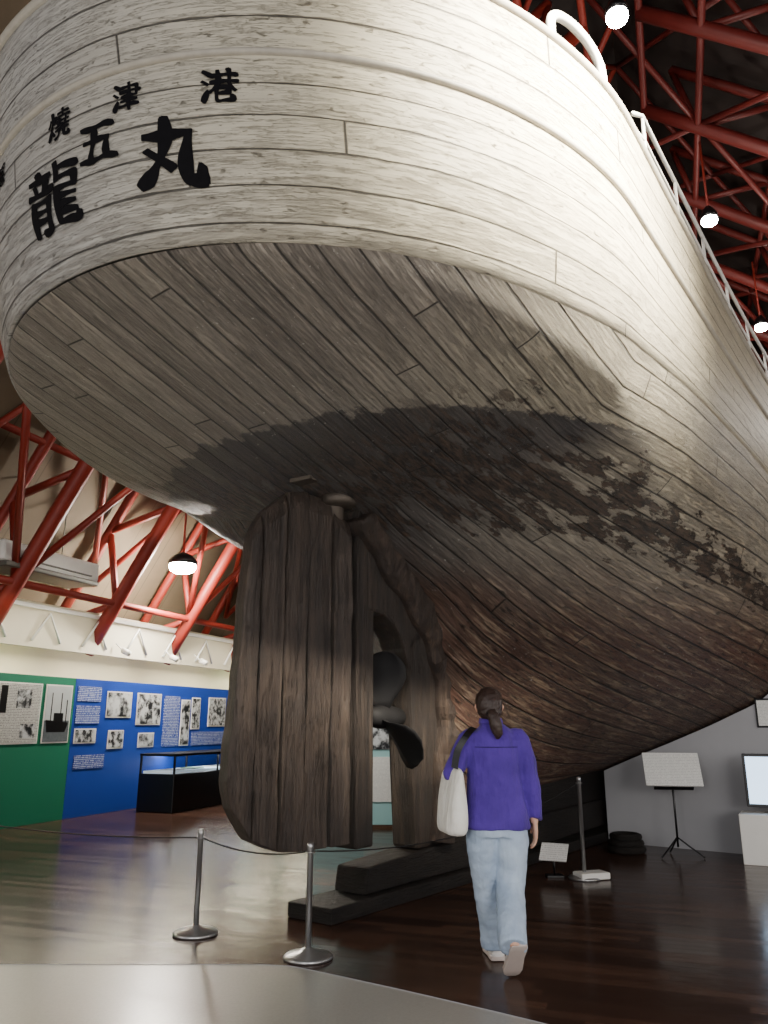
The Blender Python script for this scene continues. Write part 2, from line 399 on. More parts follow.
o=mobj("stern_frame",V,F,M_frame,ship,False,bevel=.015); o["label"]="curved worn timber frame round the propeller opening"
v,f=prism([(-.02,.45),(.20,.45),(.20,3.25),(-.02,3.25)],-.12,.12); mobj("rudder_post",v,f,M_dead,ship,False,bevel=.02)
v,f=prism([(.04,.12),(.08,.31),(2,.42),(20,.84),(20,.5),(2,.12)],-.16,.16); mobj("keel",v,f,M_keel,ship,False,bevel=.02)
v,f=prism([(1.2,.36),(20,.8),(20,1.0),(1.2,.85)],-.12,.12); mobj("keel_rabbet",v,f,M_keel,ship,False,bevel=.01)
v,f=prism([(-.42,0),(-.42,.11),(22,.11),(22,0)],-.22,.22); cb=mobj("cradle_beam",v,f,M_keel,None,False,bevel=.012)
top(cb,"long dark timber cradle beam under the boat keel","beam")
# rudder
rud=empty("rudder",O+Vector((0,0,.45)),ship)
rd=Vector((-.80,-.60,0)).normalized(); rn=Vector((rd.y,-rd.x,0))
if rn.y>0: rn=-rn
O2=O+a*-.06
botx=([0,.5,.75,.92,1.02],[.50,.48,.53,.68,.98]); topx=([0,.12,.35,.6,.8,.93],[3.1,3.23,3.27,3.24,3.10,2.86])
edges=[0,.19,.42,.63,.84,1.04]
jag=[-.04,.0,.02,.0,.0]
outerx=lambda z:pchip([.45,.6,.75,1.0,1.8,2.7,2.95,3.1,3.3],[.72,.88,.98,1.04,1.0,.94,.90,.84,.72],z)
dd=[]; LASTP=4
for i in range(5):
    ra,rb=edges[i]+.005,edges[i+1]-.005; th=[.125,.105,.115,.103,.095][i]
    N=34; VV=[];FF=[]
    for k in range(N+1):
        t=k/N
        zl=pchip(*botx,ra)*(1-t)+(pchip(*topx,ra)+jag[i])*t
        rbm=min(rb,.97); zr=(pchip(*botx,rbm))*(1-t)+(pchip(*topx,min(rbm,.90))+jag[i])*t
        rbb=rb if i<LASTP else outerx(zr)
        wv=.004*math.sin(7*t+i*2)+.003*math.sin(23*t+i)+.003*math.sin(51*t+i*4); rg=1+.04*math.sin(11*t+i*3)+.02*math.sin(37*t+i)
        tp_=1-.45*max(0,(t-.95)/.05)
        for (r,z,sg) in((ra,zl,1),((ra+rbb)/2,(zl+zr)/2,1.06),(rbb,zr,1 if i<LASTP else .75),(rbb,zr,-1 if i<LASTP else -.75),((ra+rbb)/2,(zl+zr)/2,-1.06),(ra,zl,-1)):
            VV.append(O2+rd*(r+wv)+rn*(th*sg*rg*tp_)+Vector((0,0,z)))
    for k in range(N):
        for j in range(6): FF.append((k*6+j,k*6+(j+1)%6,(k+1)*6+(j+1)%6,(k+1)*6+j))
    FF.append(tuple(range(6))); FF.append(tuple(N*6+j for j in range(6))); dd.append((VV,FF))
o=mobj("rudder_blade",*merge(dd),M_rud,rud,False,bevel=.01); o["label"]="thick vertical timber planks, worn dark brown"
tube("rudder_stock",[O2+rd*.14+Vector((0,0,3.0)),O2+rd*.14+Vector((0,0,3.75))],.1,M_iron,rud,20)
lathe("stock_collar",O2+rd*.14+rn*.10+Vector((0,0,3.20)),[(.12,0),(.15,.02),(.15,.08),(.12,.10)],M_iron,rud)
v,f=boxdata(O2+rd*.30+rn*.08+Vector((0,0,3.345)),(.6,.22,.035),math.atan2(rd.y,rd.x)+.35); mobj("tiller_plate",v,f,M_iron,rud,False,bevel=.006)
# propeller
PC=W(.44,0,1.46)
prop=empty("propeller",PC,ship)
tube("propeller_hub",[PC-a*.17,PC-a*.14,PC-a*.03,PC+a*.12,PC+a*.38],[.04,.075,.1,.1,.06],M_metal_dark,prop,20)
for ang in(-34,86,206):
    A=math.radians(ang); rdv=b*math.cos(A)+Vector((0,0,math.sin(A))); tv=a.cross(rdv).normalized()
    prof_=[(.06,.07),(.14,.10),(.24,.16),(.34,.20),(.43,.195),(.50,.15),(.545,.08),(.56,.02)]
    V=[];F=[];M=7
    for (r,w) in prof_:
        tw=math.radians(62-55*r/.62)
        for sg in(1,-1):
            rowi=range(M) if sg>0 else range(M-1,-1,-1)
            for j in rowi:
                c=-1+2*j/(M-1); th=.018*(1-c*c)*(1-r/.8)+.003
                cd=tv*math.cos(tw)+a*math.sin(tw); nd=a*math.cos(tw)-tv*math.sin(tw)
                V.append(PC+rdv*r+cd*(c*w)+nd*(th*sg-.02*c*c)+tv*(.05*r))
    n=2*M
    for i in range(len(prof_)-1):
        for j in range(n): F.append((i*n+j,i*n+(j+1)%n,(i+1)*n+(j+1)%n,(i+1)*n+j))
    F.append(tuple(range(n)));F.append(tuple((len(prof_)-1)*n+j for j in range(n)))
    mobj("propeller_blade",V,F,M_metal_dark,prop,True)
def railpt(s,dz,ins=.03):
    tau=1+s/4 if s>=0 else math.acos(min(1,-s/3.3))/(math.pi/2)
    p=toppt(tau,2.0); return W(p.x,p.y-ins,p.z+dz)
P0=railpt(-1.02,0); P1=railpt(-.40,0)
tube("deck_bow_pipe",smoothpath([P0,P0+Vector((0,0,.18)),P0.lerp(P1,.12)+Vector((0,0,.28)),P0.lerp(P1,.4)+Vector((0,0,.34)),P0.lerp(P1,.72)+Vector((0,0,.33)),P0.lerp(P1,.93)+Vector((0,0,.25)),P1+Vector((0,0,.14)),P1],4),.034,M_white,ship,12)
ss=[.45+.8*i for i in range(16)]
hr=empty("handrail",railpt(.35,0),ship)
for s in ss: tube("rail_post",[railpt(s,0),railpt(s,.50)],.015,M_white,hr,8)
for dz in(.50,.26): tube("rail",[railpt(.2,dz*.6)]+[railpt(.45+.4*i,dz) for i in range(31)],.019 if dz>.4 else .013,M_white,hr,8)
def glyph(ch,tau0,h0,size,thick=.02,rot=0,sx=1.0):
    cu=bpy.data.curves.new("g",'FONT'); cu.body=ch; cu.size=1; cu.align_x='CENTER'; cu.align_y='CENTER'; cu.resolution_u=3
    ob=bpy.data.objects.new("g",cu); C.objects.link(ob)
    dg=bpy.context.evaluated_depsgraph_get(); me=bpy.data.meshes.new_from_object(ob.evaluated_get(dg)); bpy.data.objects.remove(ob)
    bm=bmesh.new(); bm.from_mesh(me)
    if not bm.verts: return
    xs=[v.co.x for v in bm.verts]; ys=[v.co.y for v in bm.verts]; cx=(min(xs)+max(xs))/2; cy=(min(ys)+max(ys))/2; sc=size/(max(ys)-min(ys))
    bmesh.ops.triangulate(bm,faces=bm.faces)
    for _ in range(3):
        es=[e for e in bm.edges if e.calc_length()*sc>.045]
        if es: bmesh.ops.subdivide_edges(bm,edges=es,cuts=1)
        bmesh.ops.triangulate(bm,faces=bm.faces)
    sg=lambda t:1 if t>=0 else -1
    def P(t,h):
        p=toppt(abs(t),h); return Vector((p.x,p.y*sg(t),p.z))
    du=(P(tau0+.01,h0)-P(tau0-.01,h0)).length/.02; dh=(P(tau0,h0+.01)-P(tau0,h0-.01)).length/.02
    V=[];F=[]
    base=[(v.co.x,v.co.y) for v in bm.verts]; fc=[tuple(v.index for v in f.verts) for f in bm.faces]; bm.free()
    for ci,(ox,oy) in enumerate([(0,0)]+[(thick*math.cos(t*math.pi/4),thick*.8*math.sin(t*math.pi/4)) for t in range(8)]):
        nb=len(V)
        for (vx,vy) in base:
            x=(vx-cx)*sc*sx; y=(vy-cy)*sc
            wgt=.65+.5*math.sin(x*9/size+y*7/size+1.0)
            x+=ox*wgt+.03*size*math.sin(y*6/size); y+=oy*wgt+.02*size*math.sin(x*7/size)
            x,y=x*math.cos(rot)-y*math.sin(rot),x*math.sin(rot)+y*math.cos(rot)
            t=tau0+x/du; h=h0+y/dh; p=P(t,h)
            f=abs(t)*math.pi/2; o=Vector((-math.cos(f),math.sin(f)*sg(t),0)); q=p+o*(.006+.0003*ci); V.append(W(q.x,q.y,q.z))
        F+=[tuple(i+nb for i in q) for q in fc]
    me=bpy.data.meshes.new("painted_character"); me.from_pydata([v-V[0] for v in V],[],F); me.materials.append(M_ink)
    o=bpy.data.objects.new("painted_character",me); o.location=V[0]; o.matrix_world=Matrix.Translation(V[0]); link(o,ship)
TH=math.radians(15.2); FP=780
glyph("港",.31,.80,.21,.011); glyph("津",.18,.82,.18,.010); glyph("燒",.06,.82,.19,.008); glyph("丸",.24,.47,.42,.028,-.06); glyph("五",.13,.61,.22,.015,0,1.1); glyph("龍",.035,.43,.40,.016,0,1.22); glyph("縣",-.115,.82,.15,.007); glyph("福",-.235,.50,.30,.012)
# ------------------------------------------------------------ ROOM
def floormat():
    k=NT("dark_parquet"); P=k.sep(k.pos())
    p=k.math('ADD',k.math('MULTIPLY',P[0],ar.x),k.math('MULTIPLY',P[1],ar.y)); q=k.math('ADD',k.math('MULTIPLY',P[0],br.x),k.math('MULTIPLY',P[1],br.y))
    row=k.math('DIVIDE',p,.10); idr=k.math('FLOOR',row); fr=k.math('FRACT',row)
    col=k.math('ADD',k.math('DIVIDE',q,1.1),k.math('MULTIPLY',k.white(idr),5.)); idc=k.math('FLOOR',col); fc=k.math('FRACT',col)
    r=k.white(k.math('ADD',k.math('MULTIPLY',idr,7.13),k.math('MULTIPLY',idc,31.7)))
    g=k.noise(k.comb(k.math('MULTIPLY',q,3.),k.math('MULTIPLY',p,40.),r),1.,5,.7)
    c=k.mix(r,srgb(52,36,30),srgb(82,58,46)); c=k.mix(k.math('MULTIPLY',k.ss(g,.4,.7),.3),c,srgb(40,29,24))
    ln=k.math('MAXIMUM',k.ss(fr,0.,.05,1.,0.),k.ss(fc,0.,.006,1.,0.)); c=k.mix(k.math('MULTIPLY',ln,.6),c,srgb(16,12,11))
    k.col(c); k.set(k.b.inputs["Roughness"],k.math('ADD',.17,k.math('MULTIPLY',r,.06))); k.b.inputs["IOR"].default_value=1.22
    k.bump(k.math('SUBTRACT',k.math('MULTIPLY',k.noise(k.pos(),3.,3),1.5),k.math('MULTIPLY',ln,.2)),.07,.02); return k.m
M_floor=floormat()
def walkmat():
    k=NT("polished_grey_vinyl"); n=k.noise(k.pos(),60.,4); m=k.noise(k.pos(),1.5,3)
    k.col(k.mix(n,srgb(150,147,140),srgb(178,175,167))); k.b.inputs["Roughness"].default_value=.28; k.bump(m,.05,.02); return k.m
V=[R(-9,-10.6,0),R(-9,10.6,0),R(35,10.6,0),R(35,-10.6,0)]
V=V+[v-Vector((0,0,.1)) for v in V]; struct(mobj("floor",V,[(0,1,2,3),(7,6,5,4),(0,4,5,1),(1,5,6,2),(2,6,7,3),(3,7,4,0)],M_floor,None,False))
edge=[Vector((-9.0,5.25,0)),Vector((-4,5.24,0)),Vector((-.72,5.23,0))]+smoothpath([(-.58,5.21,0),(-.45,5.14,0),(.2,4.70,0),(.85,4.22,0),(1.6,3.62,0),(2.4,2.9,0),(3.3,1.9,0),(3.5,-1,0)],4)
V=[Vector((p.x,p.y,.004)) for p in edge]+[Vector((3.5,-6,.004)),Vector((-9,-6,.004))]
fl2=mobj("floor",V,[tuple(range(len(V)))],walkmat(),None,False); struct(fl2)
v,f=tubedata([Vector((p.x,p.y,.002)) for p in edge],.005,6); struct(mobj("trim_1",v,f,M_conc,None))
def quadwall(name,pts,mat,th=.12):
    o=mobj(name,pts,[(0,1,2,3)],mat,None,False); m=o.modifiers.new("s","SOLIDIFY"); m.thickness=th; m.offset=0; return struct(o)
def panelmat(name,c,c2,period=.9,rough=.8):
    k=NT(name); P=k.sep(k.pos()); p=k.math('ADD',k.math('MULTIPLY',P[0],ar.x),k.math('MULTIPLY',P[1],ar.y))
    f=k.math('FRACT',k.math('DIVIDE',p,period)); ln=k.ss(k.math('MINIMUM',f,k.math('SUBTRACT',1.,f)),0.,.02,1.,0.)
    n=k.noise(k.pos(),2.,4); k.col(k.mix(k.math('MULTIPLY',ln,.6),k.mix(n,c,c2),tuple(x*.4 for x in c))); k.b.inputs["Roughness"].default_value=rough; return k.m
M_beige=panelmat("beige_roof_panel",srgb(94,81,64),srgb(118,103,82)); M_droof=panelmat("dark_roof_panel",srgb(26,17,15),srgb(38,26,22))
M_cream=simple("cream_wall",srgb(210,202,178),.8,0,3,.05,.05)
prof=[(-10.4,2.9),(-6.2,9.6),(0,14.2)]
P_0,P_1=-3,34
quadwall("ceiling",[R(P_0,prof[0][0],prof[0][1]),R(P_1,prof[0][0],prof[0][1]),R(P_1,prof[1][0],prof[1][1]),R(P_0,prof[1][0],prof[1][1])],M_beige)
quadwall("ceiling",[R(P_0,prof[1][0],prof[1][1]),R(P_1,prof[1][0],prof[1][1]),R(P_1,0,prof[2][1]),R(P_0,0,prof[2][1])],M_droof)
quadwall("ceiling",[R(P_0,10.4,prof[0][1]),R(P_1,10.4,prof[0][1]),R(P_1,6.2,prof[1][1]),R(P_0,6.2,prof[1][1])],M_droof)
quadwall("ceiling",[R(P_0,6.2,prof[1][1]),R(P_1,6.2,prof[1][1]),R(P_1,0,prof[2][1]),R(P_0,0,prof[2][1])],M_droof)
quadwall("wall_left",[R(-8,-10.4,0),R(34,-10.4,0),R(34,-10.4,2.95),R(-8,-10.4,2.95)],M_cream)
quadwall("wall_right",[R(-8,10.4,0),R(34,10.4,0),R(34,10.4,2.95),R(-8,10.4,2.95)],M_conc)
wb=mobj("wall_back",[R(34,-10.4,0),R(34,10.4,0),R(34,10.4,2.95),R(34,6.2,9.6),R(34,0,14.2),R(34,-6.2,9.6),R(34,-10.4,2.95)],[tuple(range(7))],M_droof,None,False); struct(wb)
def chordpt(side,t,off):
    i=0 if t<=1 else 1; u=t-i
    p0=Vector((prof[i][0],prof[i][1])); p1=Vector((prof[i+1][0],prof[i+1][1])); p=p0.lerp(p1,u)
    d=(p1-p0).normalized(); n=Vector((d.y,-d.x))
    if i==0 and t>.85 or i==1 and t<1.15:
        n=Vector((.8,-.6)).normalized()
    q=p+n*off; return (q.x*(-side),q.y)
def truss(side,p):
    e=empty("roof_truss",R(p,10.0*side,2.9))
    top(e,"red painted steel lattice truss climbing the sloped roof","roof truss","red roof trusses")
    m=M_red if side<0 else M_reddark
    def pt(t,off):
        q,z=chordpt(side,t,off); return R(p,q,z)
    ts=[.04+.12*i for i in range(8)]+[1.0]+[1.12+.14*i for i in range(6)]
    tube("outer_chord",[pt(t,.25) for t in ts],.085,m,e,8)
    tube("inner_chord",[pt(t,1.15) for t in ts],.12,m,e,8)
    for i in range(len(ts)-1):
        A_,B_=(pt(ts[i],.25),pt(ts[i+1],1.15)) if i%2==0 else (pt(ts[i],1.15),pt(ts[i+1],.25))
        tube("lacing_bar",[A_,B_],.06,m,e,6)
NP=12; SP=2.2
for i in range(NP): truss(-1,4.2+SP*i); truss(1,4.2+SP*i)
def pp(side,t,off,p):
    q,z=chordpt(side,t,off); return R(p,q,z)
for side in(-1,1):
    mm=M_red if side<0 else M_reddark
    for t in(.16,.40,.64,.88,1.12,1.26,1.4,1.54,1.68,1.82):
        o_=1.15 if t not in(.40,.88,1.26,1.54) else .25
        o=tube("roof_purlin",[pp(side,t,o_,4.2),pp(side,t,o_,4.2+SP*(NP-1))],.06,mm,None,8); top(o,"long red steel tube tying the roof trusses together","roof beam","red roof purlins")
    for i in range(NP-1):
        p=4.2+SP*i
        for j,(t0,t1) in enumerate(((.16,.64),(.64,1.12),(1.12,1.40),(1.40,1.68),(1.68,1.95))):
            A_,B_=(t0,t1) if (i+j)%2==0 else (t1,t0)
            o=tube("roof_brace",[pp(side,A_,1.1,p),pp(side,B_,1.1,p+SP)],.055,mm,None,8); top(o,"diagonal red steel brace between roof trusses","roof brace","red roof braces")
            if j>=2 or (side<0 and j==0):
                o=tube("roof_brace",[pp(side,B_,.5,p),pp(side,A_,.5,p+SP)],.05,mm,None,8); top(o,"diagonal red steel brace between roof trusses","roof brace","red roof braces")
# lamps
M_lamp=simple("lamp_glow",(1,.93,.8),.4,0,5,.02,0,emit=200)
M_alu=simple("lamp_housing_grey",srgb(120,118,112),.4,.5,10,.1,.03)
def light(name,kind,loc,energy,color=(1,.93,.82),size=.2,target=None,spot=1.2,blend=.6,sy=None):
    l=bpy.data.lights.new(name,kind); l.energy=energy; l.color=color
    if kind=='AREA':
        l.size=size
        if sy: l.shape='RECTANGLE'; l.size_y=sy
    else: l.shadow_soft_size=size
    if kind=='SPOT': l.spot_size=spot; l.spot_blend=blend
    o=bpy.data.objects.new(name,l); C.objects.link(o); o.location=loc
    if target is not None: o.rotation_euler=(Vector(target)-Vector(loc)).to_track_quat('-Z','Y').to_euler()
    return o
def ceiling_lamp(loc,r=.16,up=1.2,energy=250):
    loc=Vector(loc); e=empty("ceiling_lamp",loc); top(e,"round hanging floodlight with glowing lens and grey housing","lamp","ceiling floodlights")
    lathe("lamp_housing",loc,[(r*1.1,.04),(r*1.1,.10),(r*.7,.2),(.04,.26)],M_black,e,20)
    lathe("lamp_lens",loc,[(r*.2,-r*.55),(r*.6,-r*.48),(r*.9,-r*.3),(r*1.02,.0),(r*.95,.06)],M_lamp,e,20)
    tube("lamp_rod",[loc+Vector((0,0,.2)),loc+Vector((0,0,.28+up))],.02,M_red,e,6)
    light("lamp_light",'POINT',loc-Vector((0,0,r+.15)),energy,size=.12)
ceiling_lamp((2.6,6.95,9.0),.12,1.2,260); ceiling_lamp((5.1,10.6,9.0),.12,1.2,260); ceiling_lamp((7.5,14.0,9.0),.12,1.2,260); ceiling_lamp((-3.65,13.9,4.15),.24,1.5,480)
ceiling_lamp((9.4,17,9.0),.12,1.2,200); ceiling_lamp((-1.0,22,8.0),.12,1.2,200)
# ------------------------------------------------------------ exhibit wall, port side
def wbox(name,p0,p1,q0,q1,z0,z1,mat,parent=None,bevel=.004):
    return box(name,R((p0+p1)/2,(q0+q1)/2,(z0+z1)/2),(abs(q1-q0),abs(p1-p0),abs(z1-z0)),mat,parent,RZ,0,bevel)
M_green=simple("green_exhibit_board",srgb(20,116,86),.5,0,2,.06,.02); M_blue=simple("blue_exhibit_board",srgb(26,64,160),.5,0,2,.06,.02); M_cyan=simple("pale_exhibit_board",srgb(160,205,205),.5,0,2,.06,.02)
q_=-8.9
o=wbox("exhibit_board",4,10.195,q_-.15,q_,0,2.1,M_green); top(o,"green exhibition wall board with posters","exhibition board")
o=wbox("exhibit_board",10.2,15.595,q_-.15,q_,0,2.1,M_blue); top(o,"deep blue exhibition wall board with photographs and text","exhibition board")
o=wbox("exhibit_board",15.6,21.5,q_-.15,q_,0,2.1,M_cyan); top(o,"pale blue exhibition wall board","exhibition board")
def photomat(name,sc,lo,hi,seed):
    k=NT(name); P=k.pos(); m=k.n("ShaderNodeVectorMath",operation='ADD'); k.L(P,m.inputs[0]); m.inputs[1].default_value=(seed,seed*2,seed)
    n=k.noise(m.outputs[0],sc,6,.6); k.col(k.mix(k.ss(n,.4,.6),lo,hi)); k.b.inputs["Roughness"].default_value=.4; return k.m
def printmat(name,bg,ink,lh=.028,dens=.9,fr=ar):
    k=NT(name); P=k.sep(k.pos()); z=k.math('DIVIDE',P[2],lh); fz=k.math('FRACT',z); idz=k.math('FLOOR',z)
    p=k.math('ADD',k.math('MULTIPLY',P[0],fr.x),k.math('MULTIPLY',P[1],fr.y))
    n=k.noise(k.comb(k.math('MULTIPLY',p,2.0/lh),k.math('MULTIPLY',idz,3.3)),1.,2)
    m=k.math('MULTIPLY',k.ss(fz,.4,.5),k.ss(n,.42,.5)); k.col(k.mix(k.math('MULTIPLY',m,dens),bg,ink)); k.b.inputs["Roughness"].default_value=.5; return k.m
PM=[photomat("monochrome_print%d"%i,5+2*i,srgb(30,32,36),srgb(205,208,208),i*3.7) for i in range(4)]
M_news=printmat("newspaper_print",srgb(205,205,198),srgb(80,80,82),.022,.7); M_txt=printmat("white_text_on_blue",srgb(26,60,150),srgb(215,222,236),.028,.7)
M_paper=printmat("printed_paper",srgb(232,232,226),srgb(130,130,132),.03,.6,Vector((1,0,0)))
M_paper2=printmat("printed_notice_paper",srgb(240,240,235),srgb(150,150,150),.016,.4,Vector((1,0,0)))
def framed(name,p0,p1,z0,z1,mat,label,cat="photograph",grp=None):
    e=empty(name,R((p0+p1)/2,q_+.01,z0)); top(e,label,cat,grp)
    wbox("white_mount",p0,p1,q_+.001,q_+.012,z0,z1,M_white,e,.001); d=.02
    wbox("printed_image",p0+d,p1-d,q_+.0121,q_+.016,z0+d,z1-d,mat,e,0)
    return e
k=9.11
e=framed("newspaper_page",k-.45,k+.38,1.12,1.98,M_news,"framed newspaper pages mounted on the green board","poster")
wbox("headline_block",k-.40,k-.28,q_+.0161,q_+.018,1.55,1.93,M_black,e,0); wbox("newspaper_photo",k-.10,k+.18,q_+.0161,q_+.018,1.62,1.88,PM[1],e,0); wbox("newspaper_photo",k+.02,k+.30,q_+.0161,q_+.018,1.20,1.40,PM[2],e,0)
e=empty("ship_photograph",R(k+.74,q_+.01,1.12)); top(e,"monochrome photograph of a moored boat on the green board","photograph")
wbox("white_mount",k+.46,k+1.02,q_+.001,q_+.012,1.12,1.98,M_white,e,.001)
wbox("photo_sky",k+.48,k+1.0,q_+.0121,q_+.016,1.45,1.96,simple("photo_sky_grey",srgb(190,196,196),.4,0,4,.1,0),e,0)
wbox("photo_sea",k+.48,k+1.0,q_+.0121,q_+.016,1.14,1.45,simple("photo_sea_grey",srgb(96,104,108),.4,0,20,.4,0),e,0)
V=[R(k+.50,q_+.018,1.46),R(k+.98,q_+.018,1.42),R(k+.92,q_+.018,1.28),R(k+.54,q_+.018,1.28)]; mobj("photo_hull",V,[(0,1,2,3)],M_black,e,False)
wbox("photo_cabin",k+.66,k+.86,q_+.0161,q_+.018,1.42,1.56,M_black,e,0)
for p in(.60,.80,.92): wbox("photo_mast",k+p-.008,k+p+.008,q_+.0161,q_+.018,1.42,1.86-.1*(p>.9),M_black,e,0)
G="photographs on the blue board"
for p0,p1,z0,z1,i in((1.85,2.5,1.5,1.93,0),(2.65,3.35,1.38,1.93,1),(4.35,4.65,1.3,1.9,2),(4.95,5.6,1.35,1.92,3),(1.15,1.65,1.1,1.33,2),(1.95,2.35,1.0,1.3,3),(2.75,3.2,1.0,1.25,0),(4.0,4.3,1.0,1.85,1)):
    framed("wall_photograph",k+p0,k+p1,z0,z1,PM[i],"white-bordered monochrome photograph on the blue board","photograph",G)
for p0,p1,z0,z1 in((1.15,1.7,1.75,1.98),(1.15,1.7,1.4,1.68),(3.45,3.95,1.0,1.9),(1.2,1.9,.72,.92),(4.4,5.6,1.0,1.25)):
    o=wbox("text_panel",k+p0,k+p1,q_+.001,q_+.01,z0,z1,M_txt,None,.001); top(o,"block of white printed text on the blue board","text panel","text panels on the blue board")
for p0 in(16.2,17.6,19.0):
    o=wbox("text_panel",p0,p0+.9,q_+.001,q_+.01,.9,1.8,M_paper,None,.001); top(o,"white printed sheet on the pale blue board","text panel","sheets on the pale board")
e=empty("freestanding_panel",(-.4,11.6,0)); top(e,"pale blue freestanding exhibition panel with white sheets","exhibition panel")
box("panel_board",(-.38,11.6,.88),(1.3,.06,1.66),M_cyan,e); box("panel_foot",(-.95,11.6,.03),(.08,.4,.06),M_black,e); box("panel_foot",(.19,11.6,.03),(.08,.4,.06),M_black,e)
box("panel_sheet",(-.65,11.56,1.15),(.5,.01,.8),M_paper,e,0,0,.001); box("panel_sheet",(-.05,11.56,1.30),(.45,.01,.5),PM[2],e,0,0,.001); box("panel_sheet",(-.05,11.56,.65),(.45,.01,.6),M_paper2,e,0,0,.001)
light("panel_fill",'SPOT',(-1.4,10.2,2.6),200,(1,.97,.9),.08,(-.2,11.6,.9),1.1,.6)  # added spot without a fixture, brightens the freestanding panel
e=empty("lighting_canopy",R(12,-9.3,2.3)); top(e,"cream lighting canopy with brackets running above the exhibition boards","lighting canopy")
wbox("fascia_panel",2,24,-9.12,-9.05,2.52,3.12,M_cream,e); wbox("canopy_shelf",2,24,-9.9,-9.05,3.12,3.2,M_cream,e)
wbox("canopy_back",2,24,-10.3,-9.9,0,3.2,M_cream,e)
for i in range(14):
    p=6+i*1.1; v,f=tubedata([R(p,-9.03,2.62),R(p+.3,-9.0,3.05),R(p+.6,-9.03,2.62)],.02,6); mobj("bracket",v,f,M_white,e)
wbox("front_rail",2,24,-9.06,-9.0,3.1,3.16,M_white,e)
M_tube=simple("fluorescent_glow",(1,.92,.68),.4,0,5,.02,0,emit=9)
for i in range(6):
    p=5.5+i*2.6; wbox("lamp_tube",p,p+2.2,-9.5,-9.46,2.6,2.64,M_tube,e,0)
    light("wash_light",'AREA',R(p+1.1,-9.4,2.55),50,(1,.9,.66),2.2,R(p+1.1,-9.1,0),sy=.1)
    light("wash_light",'AREA',R(p+1.1,-8.3,3.0),16,(1,.92,.76),2.2,R(p+1.1,-9.3,1.4),sy=.1)
for pz in(11.2,12.6,13.6,15.6):
    L0=R(pz,-8.85,2.62); e2=empty("track_spotlight",L0); top(e2,"small white track spotlight under the canopy","spotlight","track spotlights")
    tube("spot_body",[L0,L0+br*.14-Vector((0,0,.06))],.05,M_white,e2,14); tube("spot_arm",[L0,L0+Vector((0,0,.12))-br*.15],.012,M_white,e2,6)
L0=R(9.3,-8.9,3.6); e=empty("air_conditioner",L0); top(e,"long pale grey slatted air conditioning unit hung from trusses","air conditioner")
wbox("unit_body",8.2,10.2,-9.3,-8.65,3.62,3.92,M_white,e,.04); wbox("unit_grille",8.25,10.15,-9.2,-8.60,3.54,3.62,M_alu,e,.02)
wbox("louvre",8.4,10.0,-8.66,-8.62,3.68,3.70,M_alu,e,.002)
for p in(8.7,9.7): tube("hanger_rod",[R(p,-9.0,3.8),R(p,-9.0,5.0)],.01,M_alu,e,6)
e=empty("display_case",R(12.8,-8.2,0)); top(e,"black display case with lit glass top","display case")
C0,C1=11.5,14.2
wbox("case_base",C0,C1,-8.55,-7.85,.0,.60,M_black,e,.01); wbox("case_bed",C0+.05,C1-.05,-8.5,-7.9,.60,.64,simple("case_bed_cloth",srgb(205,222,232),.8,0,8,.1,.1,emit=.5),e)  # bed cloth emits faintly itself, standing in for light inside the case
wbox("case_lid_rim",C0,C1,-8.55,-7.85,.88,.92,M_black,e)
for p in(C0+.02,(C0+C1)/2,C1-.02):
    for q in(-8.53,-7.87): wbox("case_post",p-.015,p+.015,q-.015,q+.015,.58,.90,M_black,e,.002)
kk=NT("clear_glass"); kk.b.inputs["Transmission Weight"].default_value=1; kk.b.inputs["Roughness"].default_value=.02; kk.b.inputs["Base Color"].default_value=(.96,.98,1,1); M_glass=kk.m
wbox("glass_front",C0+.04,C1-.04,-7.875,-7.87,.62,.9,M_glass,e,0)
light("case_light",'AREA',R(12.8,-8.2,.86),18,(.9,.96,1),2.0,R(12.8,-8.2,.5),sy=.3)
for p,c in((11.8,srgb(240,240,235)),(12.4,srgb(120,160,120)),(13.1,srgb(230,225,215)),(13.7,srgb(180,90,60))):
    o=wbox("display_document",p,p+.28,-8.35,-8.05,.641,.655,simple("document",c,.7,0,20,.2,.05),None,.001); top(o,"small document lying in the lit display case","document","documents in the display case")
# ------------------------------------------------------------ support wall under hull
def supportwall(side,s0,th=.25,lmax=2.42):
    sec=section(s0); pts=[(l,z) for l,z in sec if l<=lmax]
    poly=[(.24,0.0),(lmax,0.0)]+[(l,z-.03) for l,z in reversed(pts) if l>.24]
    poly.append((.24,pchip([l for l,z in sec],[z for l,z in sec],.24)-.03))
    n=len(poly); V=[W(s0-th/2,l*side,z) for l,z in poly]+[W(s0+th/2,l*side,z) for l,z in poly]
    F=[tuple(range(n)),tuple(range(n,2*n))]+[(i,(i+1)%n,n+(i+1)%n,n+i) for i in range(n)]
    o=mobj("support_wall",V,F,M_conc,None,False); top(o,"grey plastered support wall cut to the hull bottom","support wall","hull support walls"); return o
supportwall(1,4.9); supportwall(-1,4.9); supportwall(1,13); supportwall(-1,13)
def sbox(name,s,l0,l1,z0,z1,th,mat,parent=None,bevel=.003): return box(name,W(s,(l0+l1)/2,(z0+z1)/2),(abs(l1-l0),th,z1-z0),mat,parent,SZ,0,bevel)
e=empty("framed_notice",W(4.76,2.1,1.35)); top(e,"small framed white notice fixed on the grey support wall","notice")
sbox("notice_frame",4.765,2.10,2.40,1.36,1.68,.02,M_black,e); sbox("notice_sheet",4.752,2.12,2.38,1.38,1.66,.006,M_paper2,e,0)
TZ=math.radians(-28)
def tb(name,c,size,mat,parent,bevel=.004,rx=0,rz=TZ): return box(name,c,size,mat,parent,rz,rx,bevel)
